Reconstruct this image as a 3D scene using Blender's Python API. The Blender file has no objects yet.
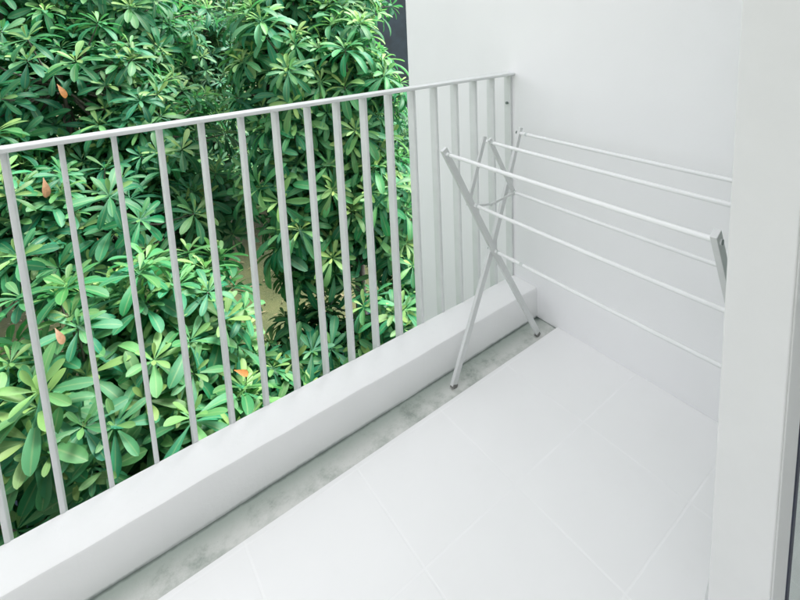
import bpy, bmesh, math, random
import numpy as np
from mathutils import Vector, Matrix

scene = bpy.context.scene
COL = scene.collection
R = math.radians

# ------------------------------------------------------------------ measures (metres)
# origin: inner top edge of the kerb where it meets the side wall; +X towards that wall's
# inside, +Y out of the balcony, +Z up
KERB_H, KERB_W = 0.1471, 0.145
CHAN_Z = -KERB_H                    # drain channel level
FLOOR_Z = -0.1362                   # tile level
TILE_EDGE = -0.1155
FACADE = -1.02
LEFT_END = -3.05
RAIL_Z = 0.991
WALL_OUT = 0.957
GROUND_Z = -4.0

# ------------------------------------------------------------------ node helpers
def new_mat(name):
    m = bpy.data.materials.new(name)
    m.use_nodes = True
    nt = m.node_tree
    nt.nodes.clear()
    out = nt.nodes.new('ShaderNodeOutputMaterial')
    b = nt.nodes.new('ShaderNodeBsdfPrincipled')
    nt.links.new(b.outputs[0], out.inputs[0])
    return m, nt, b, out

def N(nt, kind, **kw):
    n = nt.nodes.new(kind)
    for k, v in kw.items():
        if k in n.inputs.keys():
            n.inputs[k].default_value = v
        else:
            setattr(n, k, v)
    return n

def ramp(nt, src, stops):
    r = nt.nodes.new('ShaderNodeValToRGB')
    els = r.color_ramp.elements
    while len(els) < len(stops):
        els.new(0.5)
    for e, (p, c) in zip(els, stops):
        e.position = p
        e.color = (*c, 1) if len(c) == 3 else c
    nt.links.new(src, r.inputs[0])
    return r

def noise(nt, scale, detail=4, rough=0.55, vec=None, dist=0.0):
    n = nt.nodes.new('ShaderNodeTexNoise')
    n.inputs['Scale'].default_value = scale
    n.inputs['Detail'].default_value = detail
    n.inputs['Roughness'].default_value = rough
    n.inputs['Distortion'].default_value = dist
    if vec is not None:
        nt.links.new(vec, n.inputs['Vector'])
    return n

def position(nt):
    return nt.nodes.new('ShaderNodeNewGeometry').outputs['Position']

def bump(nt, b, height, strength, distance=0.01):
    bp = nt.nodes.new('ShaderNodeBump')
    bp.inputs['Strength'].default_value = strength
    bp.inputs['Distance'].default_value = distance
    nt.links.new(height, bp.inputs['Height'])
    nt.links.new(bp.outputs[0], b.inputs['Normal'])

def mixc(nt, fac, a, b):
    m = nt.nodes.new('ShaderNodeMix')
    m.data_type = 'RGBA'
    for sock, v in ((m.inputs[0], fac), (m.inputs[6], a), (m.inputs[7], b)):
        if hasattr(v, 'is_linked') or isinstance(v, bpy.types.NodeSocket):
            nt.links.new(v, sock)
        elif isinstance(v, (int, float)):
            sock.default_value = v
        else:
            sock.default_value = (*v, 1)
    return m.outputs[2]

def math_n(nt, op, a, b=None, c=None, clamp=False):
    m = nt.nodes.new('ShaderNodeMath')
    m.operation = op
    m.use_clamp = clamp
    for i, v in enumerate((a, b, c)):
        if v is None:
            continue
        if isinstance(v, bpy.types.NodeSocket):
            nt.links.new(v, m.inputs[i])
        else:
            m.inputs[i].default_value = v
    return m.outputs[0]

def smooth01(nt, v, lo, hi):
    mr = nt.nodes.new('ShaderNodeMapRange')
    mr.interpolation_type = 'SMOOTHSTEP'
    nt.links.new(v, mr.inputs[0])
    mr.inputs[1].default_value = lo
    mr.inputs[2].default_value = hi
    return mr.outputs[0]

# ------------------------------------------------------------------ materials
def plaster(name, col, var=0.03, rough=0.75, bump_s=0.25, blotch=1.3):
    m, nt, b, out = new_mat(name)
    p = position(nt)
    n1 = noise(nt, blotch, 4, 0.6, p)
    n2 = noise(nt, 90, 3, 0.6, p)
    lo = tuple(c * (1 - var) for c in col)
    hi = tuple(min(1, c * (1 + var * 0.6)) for c in col)
    r = ramp(nt, n1.outputs[0], [(0.35, lo), (0.65, hi)])
    nt.links.new(r.outputs[0], b.inputs['Base Color'])
    b.inputs['Roughness'].default_value = rough
    bump(nt, b, n2.outputs[0], bump_s, 0.002)
    return m

WALL_M = plaster('white_wall_paint', (0.80, 0.80, 0.812), 0.025, 0.7, 0.14, 1.0)
FACADE_M = plaster('white_facade_paint', (0.68, 0.68, 0.685), 0.02, 0.7, 0.2, 1.0)
CEIL_M = plaster('white_soffit_paint', (0.80, 0.80, 0.80), 0.02, 0.8, 0.1, 1.0)
ROOM_M = plaster('room_wall_paint', (0.72, 0.72, 0.71), 0.02, 0.8, 0.1, 1.0)
SLATE_M = plaster('slate_render', (0.012, 0.024, 0.034), 0.35, 0.8, 0.4, 2.0)
CONCRETE_M = plaster('grey_concrete', (0.42, 0.43, 0.42), 0.12, 0.85, 0.5, 2.0)

def kerb_mat():
    m, nt, b, out = new_mat('kerb_paint')
    p = position(nt)
    n1 = noise(nt, 2.2, 5, 0.6, p)
    base = ramp(nt, n1.outputs[0], [(0.3, (0.765, 0.768, 0.77)), (0.7, (0.80, 0.80, 0.80))])
    # faint rain streaks and a damp grimy foot line above the channel
    sep = nt.nodes.new('ShaderNodeSeparateXYZ')
    nt.links.new(p, sep.inputs[0])
    mp = nt.nodes.new('ShaderNodeMapping')
    mp.inputs['Scale'].default_value = (26, 26, 2.0)
    nt.links.new(p, mp.inputs[0])
    streak = noise(nt, 1.0, 4, 0.6, mp.outputs[0])
    n3 = noise(nt, 34, 4, 0.65, p)
    zz = math_n(nt, 'ADD', sep.outputs[2], math_n(nt, 'MULTIPLY', n3.outputs[0], -0.012))
    grime = math_n(nt, 'SUBTRACT', 1.0, smooth01(nt, zz, CHAN_Z - 0.006, CHAN_Z + 0.007), clamp=True)
    nonout = math_n(nt, 'LESS_THAN', sep.outputs[1], 0.02)
    grime = math_n(nt, 'MULTIPLY', grime, nonout)
    st = math_n(nt, 'MULTIPLY', smooth01(nt, streak.outputs[0], 0.52, 0.8), 0.07)
    c1 = mixc(nt, st, base.outputs[0], (0.55, 0.585, 0.56))
    c2 = mixc(nt, math_n(nt, 'MULTIPLY', math_n(nt, 'MULTIPLY', grime, smooth01(nt, n1.outputs[0], 0.30, 0.62)), 0.75), c1, (0.10, 0.14, 0.125))
    # a few tiny pits and specks
    sp = noise(nt, 120, 2, 0.5, p)
    c3 = mixc(nt, math_n(nt, 'MULTIPLY', smooth01(nt, sp.outputs[0], 0.74, 0.80), 0.35), c2, (0.4, 0.43, 0.42))
    nt.links.new(c3, b.inputs['Base Color'])
    b.inputs['Roughness'].default_value = 0.6
    n2 = noise(nt, 60, 4, 0.6, p)
    bump(nt, b, n2.outputs[0], 0.18, 0.003)
    return m
KERB_M = kerb_mat()

def channel_mat():
    m, nt, b, out = new_mat('stained_channel_screed')
    p = position(nt)
    sep = nt.nodes.new('ShaderNodeSeparateXYZ')
    nt.links.new(p, sep.inputs[0])
    n1 = noise(nt, 9.0, 8, 0.7, p, 0.0)
    n2 = noise(nt, 38, 5, 0.65, p)
    base = ramp(nt, n1.outputs[0], [(0.34, (0.27, 0.305, 0.275)), (0.46, (0.46, 0.485, 0.455)), (0.56, (0.58, 0.59, 0.565)), (0.70, (0.66, 0.655, 0.63))])
    # grime creeping out from the joint with the kerb (y = 0) and algae patches
    yy = math_n(nt, 'ADD', sep.outputs[1], math_n(nt, 'MULTIPLY', math_n(nt, 'SUBTRACT', n1.outputs[0], 0.5), 0.16))
    g1 = math_n(nt, 'MULTIPLY', smooth01(nt, yy, -0.085, 0.005), 0.75)
    c1 = mixc(nt, g1, base.outputs[0], (0.26, 0.32, 0.285))
    y2 = math_n(nt, 'ADD', sep.outputs[1], math_n(nt, 'MULTIPLY', math_n(nt, 'SUBTRACT', n2.outputs[0], 0.5), 0.014))
    g2 = math_n(nt, 'MULTIPLY', smooth01(nt, y2, -0.011, -0.002), 0.62)
    c2 = mixc(nt, g2, c1, (0.06, 0.085, 0.075))
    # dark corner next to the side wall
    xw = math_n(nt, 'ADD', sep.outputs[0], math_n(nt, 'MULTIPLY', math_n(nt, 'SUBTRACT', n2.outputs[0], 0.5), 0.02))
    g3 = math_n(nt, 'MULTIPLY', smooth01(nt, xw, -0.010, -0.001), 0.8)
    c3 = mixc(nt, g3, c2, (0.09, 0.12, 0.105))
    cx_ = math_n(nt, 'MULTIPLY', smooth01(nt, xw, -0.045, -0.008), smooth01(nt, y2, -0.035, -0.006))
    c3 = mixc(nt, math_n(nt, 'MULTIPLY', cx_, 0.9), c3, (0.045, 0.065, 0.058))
    sp = noise(nt, 150, 2, 0.5, p)
    c4 = mixc(nt, math_n(nt, 'MULTIPLY', smooth01(nt, sp.outputs[0], 0.68, 0.76), 0.4), c3, (0.22, 0.24, 0.22))
    nt.links.new(c4, b.inputs['Base Color'])
    b.inputs['Roughness'].default_value = 0.55
    bump(nt, b, n2.outputs[0], 0.4, 0.003)
    return m
CHANNEL_M = channel_mat()

def tile_mat():
    m, nt, b, out = new_mat('white_floor_tile')
    p = position(nt)
    sep = nt.nodes.new('ShaderNodeSeparateXYZ')
    nt.links.new(p, sep.inputs[0])
    T = 0.3456
    def line(coord, off):
        a = math_n(nt, 'SUBTRACT', coord, off)
        w = math_n(nt, 'WRAP', a, T / 2, -T / 2)
        return math_n(nt, 'ABSOLUTE', w)
    wob = noise(nt, 40, 2, 0.5, p)
    w1 = math_n(nt, 'MULTIPLY', math_n(nt, 'SUBTRACT', wob.outputs[0], 0.5), 0.0010)
    d = math_n(nt, 'ADD', math_n(nt, 'MINIMUM', line(sep.outputs[0], -0.3492), line(sep.outputs[1], -0.4773)), w1)
    grout = math_n(nt, 'SUBTRACT', 1.0, smooth01(nt, d, 0.0016, 0.0046), clamp=True)
    n1 = noise(nt, 1.6, 5, 0.6, p)
    n2 = noise(nt, 14, 5, 0.65, p)
    base = ramp(nt, n1.outputs[0], [(0.3, (0.775, 0.775, 0.775)), (0.7, (0.805, 0.805, 0.805))])
    smut = math_n(nt, 'MULTIPLY', smooth01(nt, n2.outputs[0], 0.56, 0.82), 0.16)
    c1 = mixc(nt, smut, base.outputs[0], (0.70, 0.70, 0.68))
    # worn stretches where the grout shows less
    n3 = noise(nt, 5, 3, 0.6, p)
    vis = math_n(nt, 'MULTIPLY', grout, smooth01(nt, n3.outputs[0], 0.32, 0.6))
    c2 = mixc(nt, math_n(nt, 'MULTIPLY', vis, 0.5), c1, (0.86, 0.86, 0.86))
    nt.links.new(c2, b.inputs['Base Color'])
    rr = math_n(nt, 'ADD', math_n(nt, 'MULTIPLY', grout, 0.4), math_n(nt, 'MULTIPLY', n2.outputs[0], 0.30))
    rr = math_n(nt, 'ADD', rr, 0.22)
    nt.links.new(rr, b.inputs['Roughness'])
    b.inputs['Specular IOR Level'].default_value = 0.35
    hgt = math_n(nt, 'ADD', math_n(nt, 'MULTIPLY', grout, -1.0), math_n(nt, 'MULTIPLY', n1.outputs[0], 0.6))
    bump(nt, b, hgt, 0.25, 0.002)
    return m
TILE_M = tile_mat()

def paint_metal(name, col, rough=0.4, var=0.04, spec=0.5, metal=0.0, chips=0.0):
    m, nt, b, out = new_mat(name)
    p = position(nt)
    n1 = noise(nt, 16, 5, 0.6, p)
    lo = tuple(c * (1 - var) for c in col)
    r = ramp(nt, n1.outputs[0], [(0.35, lo), (0.65, col)])
    c = r.outputs[0]
    if chips:
        n2 = noise(nt, 55, 5, 0.7, p)
        c = mixc(nt, math_n(nt, 'MULTIPLY', smooth01(nt, n2.outputs[0], 0.66, 0.72), chips), c, (0.30, 0.31, 0.30))
    nt.links.new(c, b.inputs['Base Color'])
    b.inputs['Roughness'].default_value = rough
    b.inputs['Metallic'].default_value = metal
    b.inputs['Specular IOR Level'].default_value = spec
    n3 = noise(nt, 130, 3, 0.6, p)
    bump(nt, b, n3.outputs[0], 0.08, 0.002)
    return m
RAIL_M = paint_metal('railing_paint', (0.66, 0.68, 0.675), 0.45, 0.06, 0.5, 0, 0.5)
RACK_M = paint_metal('rack_paint', (0.60, 0.615, 0.612), 0.35, 0.04)
ROD_M = paint_metal('rod_paint', (0.73, 0.74, 0.742), 0.3, 0.03)
CAP_M = paint_metal('rack_cap_plastic', (0.52, 0.55, 0.54), 0.5, 0.05)
BOLT_M = paint_metal('dull_bolt_steel', (0.22, 0.26, 0.25), 0.45, 0.1, 0.5, 0.6)
FOOT_M = paint_metal('grey_rubber_foot', (0.20, 0.20, 0.19), 0.7, 0.2)
FRAME_M = paint_metal('door_frame_coating', (0.66, 0.665, 0.665), 0.42, 0.02)
GASKET_M = paint_metal('gasket_rubber', (0.022, 0.028, 0.055), 0.55, 0.2)

def glass_mat():
    m, nt, b, out = new_mat('tinted_glass')
    b.inputs['Base Color'].default_value = (0.78, 0.88, 0.84, 1)
    b.inputs['Roughness'].default_value = 0.02
    b.inputs['IOR'].default_value = 1.45
    b.inputs['Transmission Weight'].default_value = 1.0
    return m
GLASS_M = glass_mat()

def leaf_mat(name, young, mature, old, rough=0.5, trans=0.42):
    """per-leaf age (attribute 'age' 0 young .. 1 old) and a random tint; no shading baked in"""
    m, nt, b, out = new_mat(name)
    at = nt.nodes.new('ShaderNodeAttribute'); at.attribute_name = 'age'
    sp = nt.nodes.new('ShaderNodeSeparateColor')
    nt.links.new(at.outputs['Color'], sp.inputs[0])
    r = ramp(nt, sp.outputs[0], [(0.0, young), (0.22, tuple(0.5 * (a + c) for a, c in zip(young, mature))), (0.5, mature), (1.0, old)])
    hs = nt.nodes.new('ShaderNodeHueSaturation')
    nt.links.new(r.outputs[0], hs.inputs['Color'])
    v = math_n(nt, 'ADD', math_n(nt, 'MULTIPLY', sp.outputs[1], 0.75), 0.62)
    nt.links.new(v, hs.inputs['Value'])
    h = math_n(nt, 'ADD', math_n(nt, 'MULTIPLY', sp.outputs[2], 0.05), 0.475)
    nt.links.new(h, hs.inputs['Hue'])
    # pale midrib (third channel of the leaf's own uv-like attribute)
    a2 = nt.nodes.new('ShaderNodeAttribute'); a2.attribute_name = 'rib'
    c = mixc(nt, math_n(nt, 'MULTIPLY', smooth01(nt, a2.outputs['Fac'], 0.80, 1.0), 0.45), hs.outputs[0], (0.22, 0.34, 0.14))
    pz = position(nt)
    bl = noise(nt, 24, 4, 0.65, pz)
    c = mixc(nt, math_n(nt, 'MULTIPLY', smooth01(nt, bl.outputs[0], 0.55, 0.78), 0.35), c, (0.13, 0.20, 0.06))
    spt = noise(nt, 75, 3, 0.6, pz)
    c = mixc(nt, math_n(nt, 'MULTIPLY', smooth01(nt, spt.outputs[0], 0.70, 0.75), 0.5), c, (0.10, 0.085, 0.035))
    bump(nt, b, bl.outputs[0], 0.25, 0.006)
    nt.links.new(c, b.inputs['Base Color'])
    b.inputs['Roughness'].default_value = rough
    b.inputs['Specular IOR Level'].default_value = 0.5
    tr = nt.nodes.new('ShaderNodeBsdfTranslucent')
    tc = mixc(nt, 0.45, c, (0.07, 0.30, 0.07))
    nt.links.new(tc, tr.inputs[0])
    ms = nt.nodes.new('ShaderNodeMixShader')
    ms.inputs[0].default_value = trans
    nt.links.new(b.outputs[0], ms.inputs[1])
    nt.links.new(tr.outputs[0], ms.inputs[2])
    nt.links.new(ms.outputs[0], out.inputs[0])
    return m
LEAF_NEAR = leaf_mat('leaves_yellow_green', (0.25, 0.40, 0.12), (0.070, 0.235, 0.080), (0.014, 0.17, 0.07), 0.56)
LEAF_MID = leaf_mat('leaves_fresh_green', (0.28, 0.43, 0.12), (0.055, 0.225, 0.080), (0.008, 0.155, 0.066), 0.56)
LEAF_DARK = leaf_mat('leaves_deep_green', (0.24, 0.38, 0.11), (0.036, 0.195, 0.074), (0.006, 0.145, 0.062), 0.56)
LEAF_FAR = leaf_mat('leaves_small', (0.24, 0.38, 0.13), (0.052, 0.205, 0.078), (0.010, 0.145, 0.074), 0.56)

def bark_mat():
    m, nt, b, out = new_mat('bark')
    p = position(nt)
    mp = nt.nodes.new('ShaderNodeMapping')
    mp.inputs['Scale'].default_value = (14, 14, 3)
    nt.links.new(p, mp.inputs[0])
    n1 = noise(nt, 1.5, 6, 0.65, mp.outputs[0])
    r = ramp(nt, n1.outputs[0], [(0.3, (0.035, 0.032, 0.026)), (0.7, (0.13, 0.12, 0.10))])
    nt.links.new(r.outputs[0], b.inputs['Base Color'])
    b.inputs['Roughness'].default_value = 0.9
    bump(nt, b, n1.outputs[0], 0.8, 0.02)
    return m
BARK_M = bark_mat()

def withered_mat(name, col):
    m, nt, b, out = new_mat(name)
    p = position(nt)
    n1 = noise(nt, 60, 4, 0.6, p)
    r = ramp(nt, n1.outputs[0], [(0.3, tuple(c * 0.6 for c in col)), (0.7, col)])
    nt.links.new(r.outputs[0], b.inputs['Base Color'])
    b.inputs['Roughness'].default_value = 0.6
    return m
ORANGE_M = withered_mat('withered_orange', (0.31, 0.125, 0.022))
LITTER_M = withered_mat('litter_brown', (0.17, 0.13, 0.06))
TAN_M = withered_mat('withered_tan', (0.27, 0.15, 0.075))

def ground_mat():
    m, nt, b, out = new_mat('olive_ground')
    p = position(nt)
    n1 = noise(nt, 1.2, 6, 0.65, p)
    n2 = noise(nt, 22, 5, 0.7, p)
    r = ramp(nt, n1.outputs[0], [(0.3, (0.026, 0.038, 0.012)), (0.55, (0.052, 0.062, 0.018)), (0.75, (0.075, 0.075, 0.028))])
    c = mixc(nt, math_n(nt, 'MULTIPLY', smooth01(nt, n2.outputs[0], 0.52, 0.72), 0.6), r.outputs[0], (0.10, 0.095, 0.045))
    nt.links.new(c, b.inputs['Base Color'])
    b.inputs['Roughness'].default_value = 0.95
    bump(nt, b, n2.outputs[0], 0.6, 0.03)
    return m
GROUND_M = ground_mat()

def asphalt_mat():
    m, nt, b, out = new_mat('dark_asphalt')
    p = position(nt)
    n1 = noise(nt, 0.9, 5, 0.6, p)
    n2 = noise(nt, 70, 4, 0.7, p)
    r = ramp(nt, n1.outputs[0], [(0.3, (0.006, 0.012, 0.022)), (0.7, (0.012, 0.021, 0.034))])
    nt.links.new(r.outputs[0], b.inputs['Base Color'])
    b.inputs['Roughness'].default_value = 0.8
    b.inputs['Specular IOR Level'].default_value = 0.15
    bump(nt, b, n2.outputs[0], 0.4, 0.01)
    return m
ASPHALT_M = asphalt_mat()

# ------------------------------------------------------------------ mesh helpers
def link_mesh(name, bm, mat, parent=None, loc=None, smooth=False):
    me = bpy.data.meshes.new(name)
    bmesh.ops.recalc_face_normals(bm, faces=bm.faces)
    bm.to_mesh(me); bm.free()
    me.materials.append(mat)
    if smooth:
        me.shade_smooth() if hasattr(me, 'shade_smooth') else None
    o = bpy.data.objects.new(name, me)
    COL.objects.link(o)
    if parent is not None:
        o.parent = parent
    if loc is not None:
        o.location = loc
    return o

def tag(o, label, cat, group=None):
    o['label'] = label; o['category'] = cat
    if group:
        o['group'] = group
    return o

def structure(o):
    o['kind'] = 'structure'
    return o

def empty(name, loc, label, cat, group=None):
    o = bpy.data.objects.new(name, None)
    COL.objects.link(o)
    o.location = loc
    o.empty_display_size = 0.1
    return tag(o, label, cat, group)

def box_into(bm, lo, hi, bevel=0.0, seg=2):
    r = bmesh.ops.create_cube(bm, size=1.0)
    vs = r['verts']
    lo = Vector(lo); hi = Vector(hi)
    for v in vs:
        v.co = Vector(((v.co[i] + 0.5) * (hi[i] - lo[i]) + lo[i]) for i in range(3))
    if bevel > 0:
        es = list({e for v in vs for e in v.link_edges})
        bmesh.ops.bevel(bm, geom=es, offset=bevel, segments=seg, profile=0.5, affect='EDGES')

def box(name, lo, hi, mat, parent=None, bevel=0.0, seg=2, origin=None):
    bm = bmesh.new()
    box_into(bm, lo, hi, bevel, seg)
    if origin is not None:
        bmesh.ops.translate(bm, verts=bm.verts, vec=-Vector(origin))
    o = link_mesh(name, bm, mat, parent)
    if origin is not None and parent is None:
        o.location = origin
    return o

def strip_bar(bm, pts, widths, y0, y1, bevel=0.0012):
    """flat bar in the XZ plane through pts [(x,z)...] with a width per point, from y0 to y1"""
    pts = [Vector((p[0], p[1])) for p in pts]
    L, Rr = [], []
    for i, p in enumerate(pts):
        d = (pts[min(i + 1, len(pts) - 1)] - pts[max(i - 1, 0)]).normalized()
        n = Vector((-d.y, d.x)) * widths[i] / 2
        L.append(p + n); Rr.append(p - n)
    ring = L + Rr[::-1]
    a = [bm.verts.new((p.x, y0, p.y)) for p in ring]
    b = [bm.verts.new((p.x, y1, p.y)) for p in ring]
    k = len(ring)
    fs = [bm.faces.new(a), bm.faces.new(b[::-1])]
    for i in range(k):
        fs.append(bm.faces.new((a[i], b[i], b[(i + 1) % k], a[(i + 1) % k])))
    if bevel:
        es = [e for e in {e for f in fs for e in f.edges}]
        bmesh.ops.bevel(bm, geom=es, offset=bevel, segments=2, profile=0.5, affect='EDGES')

def cyl_into(bm, a, b, r, seg=16, r2=None):
    a = Vector(a); b = Vector(b); d = b - a
    q = d.to_track_quat('Z', 'Y').to_matrix().to_4x4()
    bmesh.ops.create_cone(bm, cap_ends=True, segments=seg, radius1=r, radius2=r if r2 is None else r2,
                          depth=d.length, matrix=Matrix.Translation((a + b) / 2) @ q)

def smooth_by_angle(o, ang=40):
    me = o.data
    me.polygons.foreach_set('use_smooth', [True] * len(me.polygons))
    try:
        me.set_sharp_from_angle(angle=R(ang))
    except Exception:
        pass

# ------------------------------------------------------------------ balcony shell
# tiled floor, drain channel
structure(box('floor', (LEFT_END, FACADE, FLOOR_Z - 0.2), (0, TILE_EDGE, FLOOR_Z), TILE_M, bevel=0.0015))
structure(box('drain_channel', (LEFT_END, TILE_EDGE + 0.0005, FLOOR_Z - 0.2), (0, 0, CHAN_Z), CHANNEL_M))

# kerb with slightly uneven, hand-trowelled edges
def make_kerb():
    bm = bmesh.new()
    nx = 150
    prof = [(0.0, CHAN_Z - 0.02), (0.0, -0.010), (0.003, -0.003), (0.010, 0.0),
            (KERB_W - 0.006, 0.0), (KERB_W - 0.0015, -0.002), (KERB_W, -0.008), (KERB_W, -0.42), (0.0, -0.42)]
    rnd = random.Random(4)
    ph = [rnd.uniform(0, 6.28) for _ in range(12)]
    def wob(x, k):
        return 0.0011 * math.sin(x * 5.1 + ph[k]) + 0.0007 * math.sin(x * 13.3 + ph[k + 3]) + 0.0004 * math.sin(x * 37 + ph[k + 6])
    rings = []
    for i in range(nx + 1):
        x = LEFT_END + (0 - LEFT_END) * i / nx
        ring = []
        for j, (y, z) in enumerate(prof):
            dy = wob(x, 0) if 0 < j < 4 else 0
            dz = wob(x, 2) * 0.8 if 1 < j < 6 else 0
            ring.append(bm.verts.new((x, y + dy, z + dz)))
        rings.append(ring)
    k = len(prof)
    for i in range(nx):
        for j in range(k):
            bm.faces.new((rings[i][j], rings[i + 1][j], rings[i + 1][(j + 1) % k], rings[i][(j + 1) % k]))
    bm.faces.new(rings[0]); bm.faces.new(rings[-1][::-1])
    return bm
kerb = link_mesh('balcony_kerb', make_kerb(), KERB_M)
smooth_by_angle(kerb, 35)
tag(kerb, 'low white painted kerb carrying the balusters along the balcony edge', 'kerb')

# side wall: closes the balcony on the right and runs on out beyond the railing; unseen upper part made tall to keep sun off the balcony
side = box('side_wall', (0.0005, -4.6, GROUND_Z - 0.2), (0.22, WALL_OUT, 8.2), WALL_M, bevel=0.004, origin=(0.11, 0, GROUND_Z))
tag(side, 'plain white painted side wall behind the drying rack, running out past the railing', 'wall')
left_wall = box('side_wall', (LEFT_END - 0.22, -1.30, GROUND_Z - 0.2), (LEFT_END - 0.0005, WALL_OUT, 5.4), WALL_M, bevel=0.004, origin=(LEFT_END - 0.11, 0, GROUND_Z))
tag(left_wall, 'white painted side wall at the far left end of the balcony', 'wall')
# ceiling and back wall of the room the picture is taken from; unseen, added to dim light from behind, left side open to let some in
structure(box('ceiling', (LEFT_END, -4.6, 2.35), (0, -1.16, 2.6), CEIL_M))
structure(box('room_wall', (LEFT_END, -4.8, FLOOR_Z - 0.2), (0, -4.601, 2.6), ROOM_M))
# wall of the storey below
low = box('lower_wall', (LEFT_END, -1.25, GROUND_Z - 0.2), (0, -1.02, FLOOR_Z - 0.201), FACADE_M, origin=(-1.5, -1.1, GROUND_Z))
tag(low, 'white outside wall of the storey under the balcony', 'wall')

# floor of the room behind the camera, seen only from other positions
structure(box('room_floor', (LEFT_END, -4.6, FLOOR_Z - 0.2), (0, FACADE - 0.0005, FLOOR_Z - 0.004), TILE_M))

# door frame post on the right of the opening: deep white box section
JX, JY0, JY1 = -0.757, FACADE, -1.113
post = empty('door_frame', (JX + 0.05, (JY0 + JY1) / 2, FLOOR_Z), 'tall white door frame post hiding the near end of the drying rack', 'door frame')
def child_box(name, lo, hi, mat, parent, bevel=0.002, seg=3):
    return box(name, lo, hi, mat, parent, bevel, seg, origin=parent.location)
child_box('post', (JX, JY1, FLOOR_Z - 0.003), (JX + 0.075, JY0 + 0.002, 1.979), FRAME_M, post, 0.003)
# fixed glass panel to the right of it
gp = empty('glass_panel', (-0.33, -1.12, FLOOR_Z), 'fixed glass panel with dark gasket beside the white door post', 'glass panel')
child_box('stile', (JX + 0.004, JY1 - 0.0025, FLOOR_Z - 0.0035), (JX + 0.084, JY1 + 0.03, 1.9785), FRAME_M, gp, 0.002)
child_box('rail', (JX + 0.0845, JY1 - 0.0020, FLOOR_Z - 0.003), (-0.001, JY1 + 0.026, FLOOR_Z + 0.075), FRAME_M, gp, 0.002)
child_box('rail', (JX + 0.0845, JY1 - 0.0020, 1.91), (-0.001, JY1 + 0.026, 1.979), FRAME_M, gp, 0.002)
child_box('gasket', (JX + 0.0845, JY1 - 0.0045, FLOOR_Z + 0.0755), (JX + 0.104, JY1 + 0.02, 1.9095), GASKET_M, gp, 0.003)
child_box('pane', (JX + 0.1045, JY1 + 0.006, FLOOR_Z + 0.0755), (-0.001, JY1 + 0.012, 1.9095), GLASS_M, gp, 0.0)

# ------------------------------------------------------------------ railing
rail = empty('balcony_railing', (-1.5, KERB_W, 0), 'white metal balcony railing of flat upright bars under a thin top rail', 'railing')
org = Vector(rail.location)
def rail_box(name, lo, hi, mat=RAIL_M, bevel=0.0015):
    return box(name, lo, hi, mat, rail, bevel, 2, origin=org)
rail_box('top_rail', (LEFT_END + 0.001, KERB_W - 0.024, RAIL_Z - 0.005), (-0.0005, KERB_W + 0.024, RAIL_Z + 0.007), bevel=0.003)
bm = bmesh.new()
BW, BD = 0.0125, 0.040
box_into(bm, (-BW / 2, 0.0003, -0.16), (BW / 2, BD, RAIL_Z - 0.0055), 0.0022, 2)
bal0 = link_mesh('baluster', bm, RAIL_M, rail)
smooth_by_angle(bal0, 50)
n_bal = 27
rb = random.Random(8)
for i in range(n_bal):
    x = -0.117 - 0.11 * i
    if x < LEFT_END + 0.03:
        break
    o = bal0 if i == 0 else bal0.copy()
    if i:
        COL.objects.link(o); o.parent = rail
    o.location = (x - org.x + rb.uniform(-0.002, 0.002), KERB_W - org.y - 0.004, 0)
    o.rotation_euler = (rb.uniform(-0.0012, 0.0012), rb.uniform(-0.0018, 0.0018), rb.uniform(-0.04, 0.04))
ep = rail_box('end_post', (-0.012, KERB_W - 0.004, -0.16), (-0.0008, KERB_W + 0.034, RAIL_Z - 0.0055))
bm = bmesh.new()
cyl_into(bm, (-0.0122, KERB_W + 0.014, 0.855), (-0.020, KERB_W + 0.014, 0.855), 0.0065, 8)
bmesh.ops.translate(bm, verts=bm.verts, vec=-org)
b_o = link_mesh('bolt', bm, BOLT_M, ep)

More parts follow.
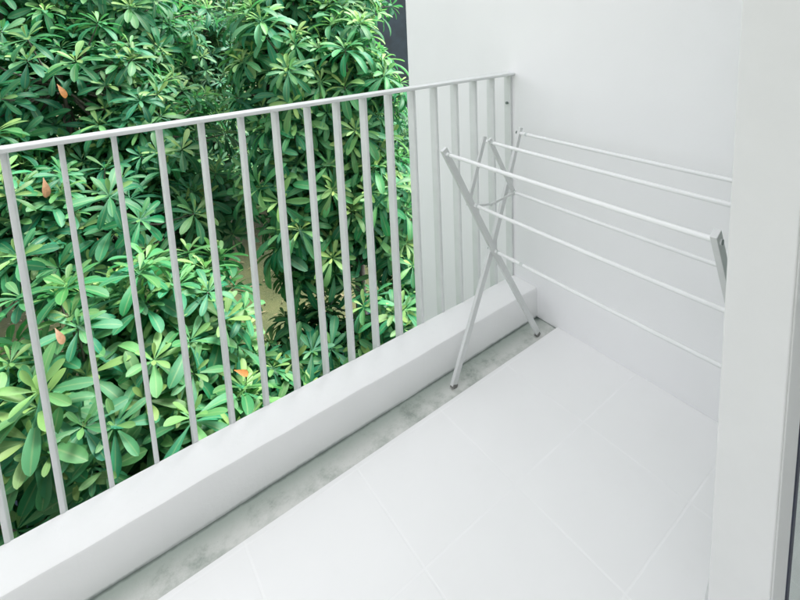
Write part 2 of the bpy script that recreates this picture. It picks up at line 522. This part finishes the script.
# ------------------------------------------------------------------ drying rack
YF, YR = -0.085, -0.945
rack = empty('drying_rack', (-0.36, -0.52, CHAN_Z), 'white folding metal drying rack with six rods standing on crossed legs', 'drying rack')
ro = Vector(rack.location)
PT = dict(A=(-0.195, 0.785), B=(-0.385, 0.787), C=(-0.598, 0.785), D=(-0.264, 0.561), E=(-0.470, 0.562), F=(-0.366, 0.343))
FT1, FT2 = (-0.101, CHAN_Z), (-0.584, CHAN_Z)
def rk(name, bm, mat, parent=rack, sm=None):
    bmesh.ops.translate(bm, verts=bm.verts, vec=-ro)
    o = link_mesh(name, bm, mat, parent)
    if sm:
        smooth_by_angle(o, sm)
    return o
def ext(p, q, d):
    """point beyond p by d on the line q->p"""
    v = Vector(p) - Vector(q)
    w = v.normalized() * d
    return (p[0] + w.x, p[1] + w.y)
TK = 0.014
for yb, s in ((YF, 1), (YR, -1)):
    # s: outward direction of the end frame. layers: front legs inside, the other pair outside
    y1a, y1b = (yb - TK / 2, yb + TK / 2)
    ya = yb + s * 0.0148
    y2a, y2b = (ya - TK / 2, ya + TK / 2)
    yc = yb - s * 0.0120
    for top, foot, (l0, l1), wt in ((PT['C'], FT1, (y1a, y1b), 0.025), (PT['A'], FT2, (y2a, y2b), 0.015)):
        bm = bmesh.new()
        up = ext(top, PT['F'], 0.022)
        fz = (foot[0], foot[1] + 0.010)
        strip_bar(bm, [fz, PT['F'], up], [0.024, 0.024, wt], l0, l1)
        leg = rk('leg', bm, RACK_M)
        bm = bmesh.new()
        d = (Vector(PT['F']) - Vector(foot)).normalized()
        strip_bar(bm, [(foot[0], foot[1] + 0.0005), (foot[0] + d.x * 0.016, foot[1] + d.y * 0.016)], [0.0235, 0.0252], l0 - 0.0006, l1 + 0.0006, 0.0008)
        rk('foot_cap', bm, FOOT_M, leg)
    # linking arms that make the zigzag top
    for p, q, yy in ((PT['B'], PT['E'], yc + s * 0.0390), (PT['B'], PT['D'], yc)):
        bm = bmesh.new()
        strip_bar(bm, [ext(p, q, 0.017), ext(q, p, 0.012)], [0.017, 0.017], yy - 0.0042, yy + 0.0042, 0.001)
        rk('arm', bm, RACK_M)
    # small folding lock strut between the two lower joints
    mid = (-0.398, 0.548)
    for p, q, yy in ((PT['E'], mid, yc - s * 0.002), (mid, PT['D'], yc - s * 0.0065)):
        bm = bmesh.new()
        strip_bar(bm, [p, q], [0.009, 0.009], yy - 0.0018, yy + 0.0018, 0.0006)
        rk('lock_strut', bm, RACK_M)
    # joint bolts
    for k in 'ABCDEF':
        x, z = PT[k]
        bm = bmesh.new()
        yo = yb + s * (0.0260 if k in 'ABDF' else 0.0068)
        cyl_into(bm, (x, yo, z), (x, yo + s * 0.004, z), 0.0062, 12)
        rk('joint_bolt', bm, BOLT_M, rack, 40)
        if s < 0:
            continue
        # plastic ferrule where the rod meets the frame
        bm = bmesh.new()
        cyl_into(bm, (x, yb - s * 0.0175, z), (x, yb - s * 0.025, z), 0.0078, 14)
        rk('ferrule', bm, CAP_M, rack, 40)
    bm = bmesh.new()
    cyl_into(bm, (mid[0], yc - s * 0.012, mid[1]), (mid[0], yc + s * 0.003, mid[1]), 0.0055, 10)
    rk('joint_bolt', bm, CAP_M, rack, 40)
for k in 'ABCDEF':
    x, z = PT[k]
    bm = bmesh.new()
    # a rod with a very slight sag
    n = 14
    prev = None
    seg = 16
    rings = []
    for i in range(n + 1):
        t = i / n
        y = (YF + 0.010) + (YR - YF - 0.020) * t
        sag = -0.0022 * 4 * t * (1 - t)
        rings.append([bm.verts.new((x + 0.0068 * math.cos(2 * math.pi * j / seg), y, z + sag + 0.0068 * math.sin(2 * math.pi * j / seg))) for j in range(seg)])
    for i in range(n):
        for j in range(seg):
            bm.faces.new((rings[i][j], rings[i][(j + 1) % seg], rings[i + 1][(j + 1) % seg], rings[i + 1][j]))
    bm.faces.new(rings[0]); bm.faces.new(rings[-1][::-1])
    rod = rk('rod', bm, ROD_M, rack, 50)
    if k == 'F':
        bm = bmesh.new()
        cyl_into(bm, (x, -0.216, z - 0.001), (x, -0.232, z - 0.001), 0.0068, 14)
        rk('collar', bm, CAP_M, rod, 40)

# ------------------------------------------------------------------ ground
bm = bmesh.new()
bmesh.ops.create_grid(bm, x_segments=1, y_segments=1, size=400)
structure(link_mesh('ground', bm, GROUND_M, loc=(0, 0, GROUND_Z)))
bm = bmesh.new()
pts = [(-14, -1.0), (14, -1.0), (14, 6.6), (5.0, 6.4), (2.2, 5.75), (0.4, 5.55), (-14, 4.6)]
bm.faces.new([bm.verts.new((x, y, 0)) for x, y in pts])
structure(link_mesh('driveway', bm, ASPHALT_M, loc=(0, 0, GROUND_Z + 0.012)))

# dark neighbouring building at the back right
nb = empty('neighbouring_building', (8.0, 11.5, GROUND_Z), 'dark slate coloured building standing behind the trees on the right', 'building')
child_box('wall', (4.05, 9.0, GROUND_Z - 0.1), (14, 15, 4.6), SLATE_M, nb, 0.02)
child_box('roof', (3.8, 8.7, 4.601), (14.3, 15.3, 4.8), SLATE_M, nb, 0.02)
for wx in (7.4, 9.4, 11.4):
    for wz in (-2.6, 0.4):
        f = child_box('window', (wx, 8.93, wz), (wx + 1.0, 8.999, wz + 1.3), SLATE_M, nb, 0.01)
        bm = bmesh.new()
        box_into(bm, (wx + 0.08, 8.915, wz + 0.08), (wx + 0.92, 8.929, wz + 1.22))
        bmesh.ops.translate(bm, verts=bm.verts, vec=-Vector(nb.location))
        link_mesh('pane', bm, GLASS_M, f)

# ------------------------------------------------------------------ trees
NST = 9          # stations along a leaf
ST_T = np.array([0.0, 0.12, 0.27, 0.42, 0.57, 0.72, 0.85, 0.95, 1.0])
ST_W = np.array([0.09, 0.20, 0.45, 0.72, 0.93, 1.0, 0.86, 0.52, 0.06])
def leaf_arrays(base, axis, side, length, width, droop, fold, twist):
    """(n,...) arrays -> vertices (n, NST*3, 3)"""
    n = len(base)
    up = np.cross(side, axis)
    t = ST_T[None, :]
    ang = droop[:, None] * t ** 1.3 * 1.0          # bending angle grows along the leaf
    # integrate position along bent axis
    dt = np.diff(ST_T)
    mid = (ang[:, 1:] + ang[:, :-1]) / 2
    along = np.concatenate([np.zeros((n, 1)), np.cumsum(np.cos(mid) * dt, 1)], 1)
    down = np.concatenate([np.zeros((n, 1)), np.cumsum(np.sin(mid) * dt, 1)], 1)
    ctr = base[:, None, :] + length[:, None, None] * (along[..., None] * axis[:, None, :] - down[..., None] * up[:, None, :])
    nrm = np.sin(ang)[..., None] * axis[:, None, :] + np.cos(ang)[..., None] * up[:, None, :]
    tw = twist[:, None] * t
    sd = np.cos(tw)[..., None] * side[:, None, :] + np.sin(tw)[..., None] * nrm
    nr = -np.sin(tw)[..., None] * side[:, None, :] + np.cos(tw)[..., None] * nrm
    hw = (width[:, None] * ST_W[None, :] / 2)[..., None]
    lift = hw * fold[:, None, None]
    a = ctr + sd * hw + nr * lift
    c = ctr - sd * hw + nr * lift
    return np.stack([a, ctr, c], 2).reshape(n, NST * 3, 3)
FQ = []
for i in range(NST - 1):
    for j in range(2):
        p = i * 3 + j
        FQ.append((p, p + 1, p + 4, p + 3))
FQ = np.array(FQ)

def norm(v):
    return v / (np.linalg.norm(v, axis=-1, keepdims=True) + 1e-9)

def leaves_object(name, rosettes, mat, parent, rng, leaf_len, ratio=0.30, per=(10, 15), droop_k=1.0):
    """rosettes: list of (pos, axis, scale)"""
    P, AX, SC = [np.array(a, float) for a in zip(*rosettes)]
    base, axis, side, ln, wd, dr, fo, tw, col = ([] for _ in range(9))
    for p, ax, sc in zip(P, AX, SC):
        n = rng.integers(per[0], per[1] + 1)
        ax = ax / np.linalg.norm(ax)
        h = np.cross(ax, [0.31, 0.22, 0.92]); h /= np.linalg.norm(h)
        g = np.cross(ax, h)
        tint = rng.random(); hue = rng.random()
        flush = 1.0 if rng.random() < 0.55 else 0.0      # some tips carry fresh young leaves
        ph = rng.random() * 6.28
        for k in range(n):
            f = (k + 0.5) / n                            # 0 = youngest, centre
            az = ph + k * 2.399 + rng.normal(0, 0.15)
            el = math.radians(72 - 86 * f ** 0.6) + rng.normal(0, 0.09)
            rad = math.cos(az) * h + math.sin(az) * g
            d = math.cos(el) * rad + math.sin(el) * ax
            d /= np.linalg.norm(d)
            s = np.cross(d, ax); s /= (np.linalg.norm(s) + 1e-9)
            L = leaf_len * sc * (0.42 + 0.62 * min(1, f * 1.9)) * rng.uniform(0.82, 1.15)
            base.append(p - ax * (0.055 * leaf_len * sc * 6 * f * 0.5) + d * 0.012)
            axis.append(d); side.append(s); ln.append(L)
            wd.append(L * ratio * rng.uniform(0.85, 1.15))
            dr.append(droop_k * (0.25 + 0.75 * f) * rng.uniform(0.7, 1.25))
            fo.append(rng.uniform(0.12, 0.55)); tw.append(rng.normal(0, 0.18))
            age = min(1, max(0, (0.5 * f + 0.5 * f * f) * 1.15 + (0.0 if flush else 0.28) + rng.normal(0, 0.07)))
            col.append((age, min(1, max(0, 0.6 * tint + 0.4 * rng.random())), 0.7 * hue + 0.3 * rng.random(), 1))
    base, axis, side = np.array(base), np.array(axis), np.array(side)
    V = leaf_arrays(base, axis, side, np.array(ln), np.array(wd), np.array(dr), np.array(fo), np.array(tw))
    n = len(base); nv = NST * 3
    V = V.reshape(-1, 3) - np.array(parent.location)
    F = (FQ[None] + (np.arange(n) * nv)[:, None, None]).reshape(-1, 4)
    me = bpy.data.meshes.new(name)
    me.vertices.add(len(V)); me.vertices.foreach_set('co', V.astype(np.float32).ravel())
    me.loops.add(F.size); me.loops.foreach_set('vertex_index', F.astype(np.int32).ravel())
    me.polygons.add(len(F))
    me.polygons.foreach_set('loop_start', np.arange(0, F.size, 4, dtype=np.int32))
    me.polygons.foreach_set('use_smooth', np.ones(len(F), bool))
    me.update(calc_edges=True)
    at = me.attributes.new('age', 'FLOAT_COLOR', 'POINT')
    at.data.foreach_set('color', np.repeat(np.array(col, np.float32), nv, 0).ravel())
    rb_ = np.tile(np.array([0, 1, 0], np.float32), NST * n)
    a2 = me.attributes.new('rib', 'FLOAT', 'POINT')
    a2.data.foreach_set('value', rb_)
    me.materials.append(mat)
    o = bpy.data.objects.new(name, me); COL.objects.link(o); o.parent = parent
    return o

def tube_into(bm, pts, radii, seg=8):
    rings = []
    pts = [Vector(p) for p in pts]
    for i, p in enumerate(pts):
        d = (pts[min(i + 1, len(pts) - 1)] - pts[max(i - 1, 0)]).normalized()
        a = d.orthogonal().normalized(); b = d.cross(a)
        rings.append([bm.verts.new(p + radii[i] * (math.cos(6.2832 * j / seg) * a + math.sin(6.2832 * j / seg) * b)) for j in range(seg)])
    for i in range(len(rings) - 1):
        # align nearest vertex to avoid twisting
        off = min(range(seg), key=lambda o_: sum((rings[i][j].co - rings[i + 1][(j + o_) % seg].co).length for j in range(0, seg, 2)))
        rings[i + 1] = rings[i + 1][off:] + rings[i + 1][:off]
        for j in range(seg):
            bm.faces.new((rings[i][j], rings[i][(j + 1) % seg], rings[i + 1][(j + 1) % seg], rings[i + 1][j]))
    bm.faces.new(rings[0][::-1]); bm.faces.new(rings[-1])

def make_tree(name, label, foot, lumps, mat, leaf_len, count, seed, ratio=0.30, per=(10, 15), droop=1.0,
              trunk_r=0.09, shell=0.55, face_out=0.55, group=None, extra=()):
    """lumps: [(centre, (rx,ry,rz)), ...]; rosettes sit in the shell of each lump"""
    rng = np.random.default_rng(seed)
    rnd = random.Random(seed)
    root = empty(name, foot, label, 'tree', group)
    O = Vector(foot)
    vol = np.array([l[1][0] * l[1][1] + l[1][1] * l[1][2] + l[1][0] * l[1][2] for l in lumps])
    ros = []
    twigs = []
    for (c, rr), w in zip(lumps, vol / vol.sum()):
        c = np.array(c); rr = np.array(rr)
        k = int(count * w)
        d = norm(rng.normal(size=(k, 3)))
        # uneven surface made of boughs
        bough = norm(rng.normal(size=(16, 3)))
        amp = rng.uniform(-0.22, 0.22, 16)
        dd = np.clip((d @ bough.T), 0, 1) ** 8
        rad = (1 + (dd * amp).sum(1)) * (1 - shell * rng.random(k) ** 1.4)
        p = c + d * rr * rad[:, None]
        out = norm(d / rr)
        ax = norm(out * face_out + np.array([0, 0, 0.75]) + rng.normal(0, 0.15, (k, 3)))
        for q, a in zip(p, ax):
            ros.append((q, a, rng.uniform(0.75, 1.2)))
        for i in range(0, k, 3):
            twigs.append((c, p[i], ax[i]))
    for q, a, s in extra:
        ros.append((np.array(q, float), norm(np.array(a, float)), s))
    # trunk
    top = np.mean([np.array(l[0]) for l in lumps], 0)
    bm = bmesh.new()
    f = np.array(foot, float); f2 = f - np.array([0, 0, 0.15])
    k1 = f + (top - f) * 0.35 + np.array([rnd.uniform(-.12, .12), rnd.uniform(-.12, .12), 0])
    k2 = f + (top - f) * 0.7 + np.array([rnd.uniform(-.15, .15), rnd.uniform(-.15, .15), 0])
    tube_into(bm, [f2, f + np.array([0, 0, 0.12]), k1, k2, top], [trunk_r * 1.5, trunk_r * 1.1, trunk_r * 0.85, trunk_r * 0.6, trunk_r * 0.3], 12)
    bmesh.ops.translate(bm, verts=bm.verts, vec=-O)
    tr = link_mesh('trunk', bm, BARK_M, root); smooth_by_angle(tr, 60)
    for i, (c, rr) in enumerate(lumps):
        c = np.array(c)
        bm = bmesh.new()
        m = (k2 + c) / 2 + np.array([rnd.uniform(-.1, .1), rnd.uniform(-.1, .1), -0.12])
        tube_into(bm, [k2, m, c + np.array([0, 0, rr[2] * 0.3])], [trunk_r * 0.5, trunk_r * 0.36, trunk_r * 0.14], 8)
        for c0, p, a in twigs:
            if np.allclose(c0, c):
                s = c + (p - c) * 0.25
                mm = (s + p) / 2 + np.array([0, 0, -0.06])
                tube_into(bm, [s, mm, p - a * 0.02], [trunk_r * 0.16, trunk_r * 0.12, 0.005], 5)
        bmesh.ops.translate(bm, verts=bm.verts, vec=-O)
        b = link_mesh('branch', bm, BARK_M, root); smooth_by_angle(b, 60)
    leaves_object('crown', ros, mat, root, rng, leaf_len, ratio, per, droop)
    return root

def withered(parent, pos, axis, length, mat, width=0.4):
    a = np.array([axis], float); a = norm(a)
    s = norm(np.cross(a, np.array([[0.2, -0.9, 0.35]])))
    V = leaf_arrays(np.array([pos], float), a, s, np.array([length]), np.array([length * width]), np.array([0.7]), np.array([0.22]), np.array([0.35]))[0]
    V = V - np.array(parent.location)
    me = bpy.data.meshes.new('withered_leaf')
    me.from_pydata([tuple(v) for v in V], [], [tuple(q) for q in FQ])
    me.polygons.foreach_set('use_smooth', [True] * len(me.polygons))
    me.materials.append(mat)
    o = bpy.data.objects.new('withered_leaf', me); COL.objects.link(o); o.parent = parent
    return o

G = GROUND_Z
near = make_tree('broadleaf_tree', 'bright yellow-green tree close below the left half of the railing', (-1.5, 2.7, G),
    [((-1.75, 2.45, -1.35), (0.95, 0.75, 0.95)), ((-1.15, 2.65, -1.35), (0.60, 0.75, 0.95)), ((-2.7, 2.5, -1.3), (0.8, 0.8, 0.95)), ((-1.3, 1.9, -1.9), (0.6, 0.6, 0.7))],
    LEAF_NEAR, 0.25, 500, 11, 0.27, (11, 16), 0.85, face_out=0.8)
right = make_tree('broadleaf_tree', 'tall fresh green tree with drooping leaf rosettes beside the white wall edge', (1.2, 3.8, G),
    [((0.40, 3.55, 0.75), (0.85, 0.8, 0.85)), ((0.78, 3.15, 0.30), (0.56, 0.7, 0.9)), ((0.90, 4.1, 1.5), (1.0, 0.8, 0.8)), ((0.86, 2.85, -0.75), (0.52, 0.6, 0.7)), ((0.25, 3.3, -0.15), (0.65, 0.7, 0.65)), ((0.25, 2.9, -0.95), (0.5, 0.5, 0.55))],
    LEAF_MID, 0.285, 760, 23, 0.215, (13, 19), 1.75, face_out=0.8)
left = make_tree('broadleaf_tree', 'deep green leafy tree filling the upper left behind the railing', (-1.9, 4.6, G),
    [((-1.7, 4.8, 0.65), (1.05, 0.8, 0.8)), ((-0.95, 4.6, 0.05), (0.85, 0.8, 0.75)), ((-2.4, 4.2, -0.3), (0.9, 0.8, 0.8)), ((-1.1, 5.5, 1.35), (1.0, 0.8, 0.75)), ((-1.55, 4.05, -0.65), (0.95, 0.75, 0.75)), ((-3.1, 4.8, 0.7), (0.9, 0.8, 0.9)), ((-2.2, 5.5, 1.6), (0.9, 0.8, 0.7)), ((-0.5, 4.3, -0.8), (0.55, 0.5, 0.6))],
    LEAF_DARK, 0.25, 950, 37, 0.245, (12, 17), 1.0, face_out=0.8)
mid = make_tree('broadleaf_tree', 'small leaved pale green tree farther back between the two taller trees', (-0.1, 7.2, G),
    [((-0.3, 7.0, 0.6), (1.1, 0.9, 1.3)), ((0.6, 7.3, 1.4), (1.2, 0.9, 1.1)), ((-0.9, 7.2, 1.7), (1.1, 0.9, 1.0)), ((0.1, 6.9, -0.7), (1.1, 0.8, 0.9))],
    LEAF_FAR, 0.17, 1500, 41, 0.25, (11, 15), 0.9, face_out=0.8)
lowr = make_tree('broadleaf_tree', 'low dark green tree under the right part of the railing', (0.85, 2.3, G),
    [((0.55, 2.15, -1.75), (0.55, 0.5, 0.6)), ((1.15, 2.5, -1.6), (0.55, 0.5, 0.65)), ((-0.62, 2.5, -1.95), (0.42, 0.5, 0.40)), ((0.0, 2.75, -1.85), (0.45, 0.5, 0.42))],
    LEAF_DARK, 0.24, 240, 53, 0.25, (11, 16), 1.15, face_out=0.8, trunk_r=0.06)
back_specs = [(-4.6, 8.5, 0.2, 1), (-2.4, 9.5, 0.3, 2), (0.2, 10.6, 0.2, 3), (2.6, 9.8, 0.4, 4), (3.5, 7.6, -1.4, 5)]
back_lab = ['deep green background tree at the far left edge', 'background tree behind the upper left tree', 'background tree behind the small leaved pale tree',
            'background tree behind the tall drooping tree', 'low dark tree before the slate coloured building']
for (x, y, z, k), lab in zip(back_specs, back_lab):
    make_tree('background_tree', lab, (x, y, G),
        [((x - 0.7, y - 0.2, z + 0.3), (1.3, 1.0, 1.5)), ((x + 0.8, y, z + 0.9), (1.3, 1.0, 1.4)), ((x, y - 0.3, z - 1.5), (1.4, 1.0, 1.1)), ((x, y + 0.2, z + 2.3), (1.4, 1.0, 1.2))] if k != 5 else
        [((x - 0.5, y, z - 0.6), (0.9, 0.8, 0.9)), ((x + 0.6, y, z - 0.2), (1.0, 0.9, 1.1))],
        LEAF_FAR if k in (3,) else LEAF_DARK, 0.20, 900 if k != 5 else 300, 60 + k, 0.30, (8, 11), 1.0, group='background trees beyond the driveway')

# withered leaves caught in the foliage
withered(left, (-1.880, 3.45, 0.10), (0.1, -0.4, -1), 0.17, TAN_M, 0.36)
withered(left, (-1.716, 4.100, 0.786), (0.4, -0.5, -0.8), 0.15, ORANGE_M, 0.38)
withered(near, (-0.923, 1.950, -1.173), (0.8, -0.4, -0.5), 0.12, ORANGE_M, 0.38)
withered(near, (-1.840, 1.800, -0.341), (0.3, -0.7, -0.6), 0.10, TAN_M, 0.38)
withered(left, (-1.588, 3.400, -0.495), (0.3, -0.7, -0.6), 0.12, ORANGE_M, 0.4)

# leaf litter on the ground under the trees: too many to count
rng = np.random.default_rng(5)
nl = 900
bpos = np.stack([rng.uniform(-3, 6, nl), rng.uniform(4.5, 11, nl), np.full(nl, G + 0.03)], 1)
az = rng.uniform(0, 6.28, nl)
axl = norm(np.stack([np.cos(az), np.sin(az), rng.uniform(-0.05, 0.25, nl)], 1))
sdl = norm(np.cross(np.array([[0, 0, 1.0]]), axl))
LL = rng.uniform(0.05, 0.11, nl)
V = leaf_arrays(bpos, axl, sdl, LL, LL * 0.34, rng.uniform(-0.3, 0.9, nl), rng.uniform(0.1, 0.5, nl), rng.normal(0, 0.4, nl)).reshape(-1, 3)
F = (FQ[None] + (np.arange(nl) * NST * 3)[:, None, None]).reshape(-1, 4)
me = bpy.data.meshes.new('leaf_litter')
me.from_pydata(V.tolist(), [], F.tolist())
me.materials.append(LITTER_M)
lit = bpy.data.objects.new('leaf_litter', me); COL.objects.link(lit)
lit['kind'] = 'stuff'; lit['label'] = 'dry leaves scattered on the ground under the trees'; lit['category'] = 'leaf litter'

# ------------------------------------------------------------------ camera
cd = bpy.data.cameras.new('camera')
cam = bpy.data.objects.new('camera', cd)
COL.objects.link(cam)
rt = Vector((0.79669541, -0.60317812, -0.03811278))
upv = Vector((0.11432415, 0.08847985, 0.98949548))
fw = Vector((0.59346981, 0.79268372, -0.13944932))
M = Matrix((rt, upv, -fw)).transposed().to_4x4()
M.translation = Vector((-1.62298, -1.30997, 1.26273))
cam.matrix_world = M
cd.sensor_width = 36.0
cd.sensor_fit = 'HORIZONTAL'
cd.lens = 468.335 / 800 * 36
cd.shift_x = -18.578 / 800
cd.shift_y = -216.416 / 800
cd.clip_start = 0.02
cd.clip_end = 2000
scene.camera = cam

# ------------------------------------------------------------------ light: bright overcast
SUN_EL, SUN_AZ = R(62), R(102)           # azimuth measured from +Y towards +X
w = bpy.data.worlds.new('World')
scene.world = w
w.use_nodes = True
nt = w.node_tree
nt.nodes.clear()
out = nt.nodes.new('ShaderNodeOutputWorld')
bg = nt.nodes.new('ShaderNodeBackground')
sky = nt.nodes.new('ShaderNodeTexSky')
sky.sky_type = 'NISHITA'
sky.sun_disc = False
sky.sun_elevation = SUN_EL
sky.sun_rotation = SUN_AZ
sky.air_density = 1.0
sky.dust_density = 3.0
hs = nt.nodes.new('ShaderNodeHueSaturation')
hs.inputs['Saturation'].default_value = 0.12      # cloud cover greys the sky
nt.links.new(sky.outputs[0], hs.inputs['Color'])
nt.links.new(hs.outputs[0], bg.inputs[0])
bg.inputs[1].default_value = 0.065
nt.links.new(bg.outputs[0], out.inputs[0])

sl = bpy.data.lights.new('sun', 'SUN')
sl.energy = 1.5
sl.angle = R(28)
sl.color = (1.0, 0.98, 0.95)
so = bpy.data.objects.new('sun', sl)
COL.objects.link(so)
sd = Vector((math.cos(SUN_EL) * math.sin(SUN_AZ), math.cos(SUN_EL) * math.cos(SUN_AZ), math.sin(SUN_EL)))
so.rotation_euler = sd.to_track_quat('Z', 'Y').to_euler()
so.location = sd * 20

scene.render.engine = 'CYCLES'
scene.cycles.max_bounces = 10
scene.cycles.diffuse_bounces = 6
scene.cycles.transmission_bounces = 6
scene.cycles.use_denoising = True
vs = scene.view_settings
scene.display_settings.display_device = 'sRGB'
vs.view_transform = 'Standard'
vs.look = 'None'
vs.exposure = 3.0
vs.gamma = 1.0
vs.use_curve_mapping = False
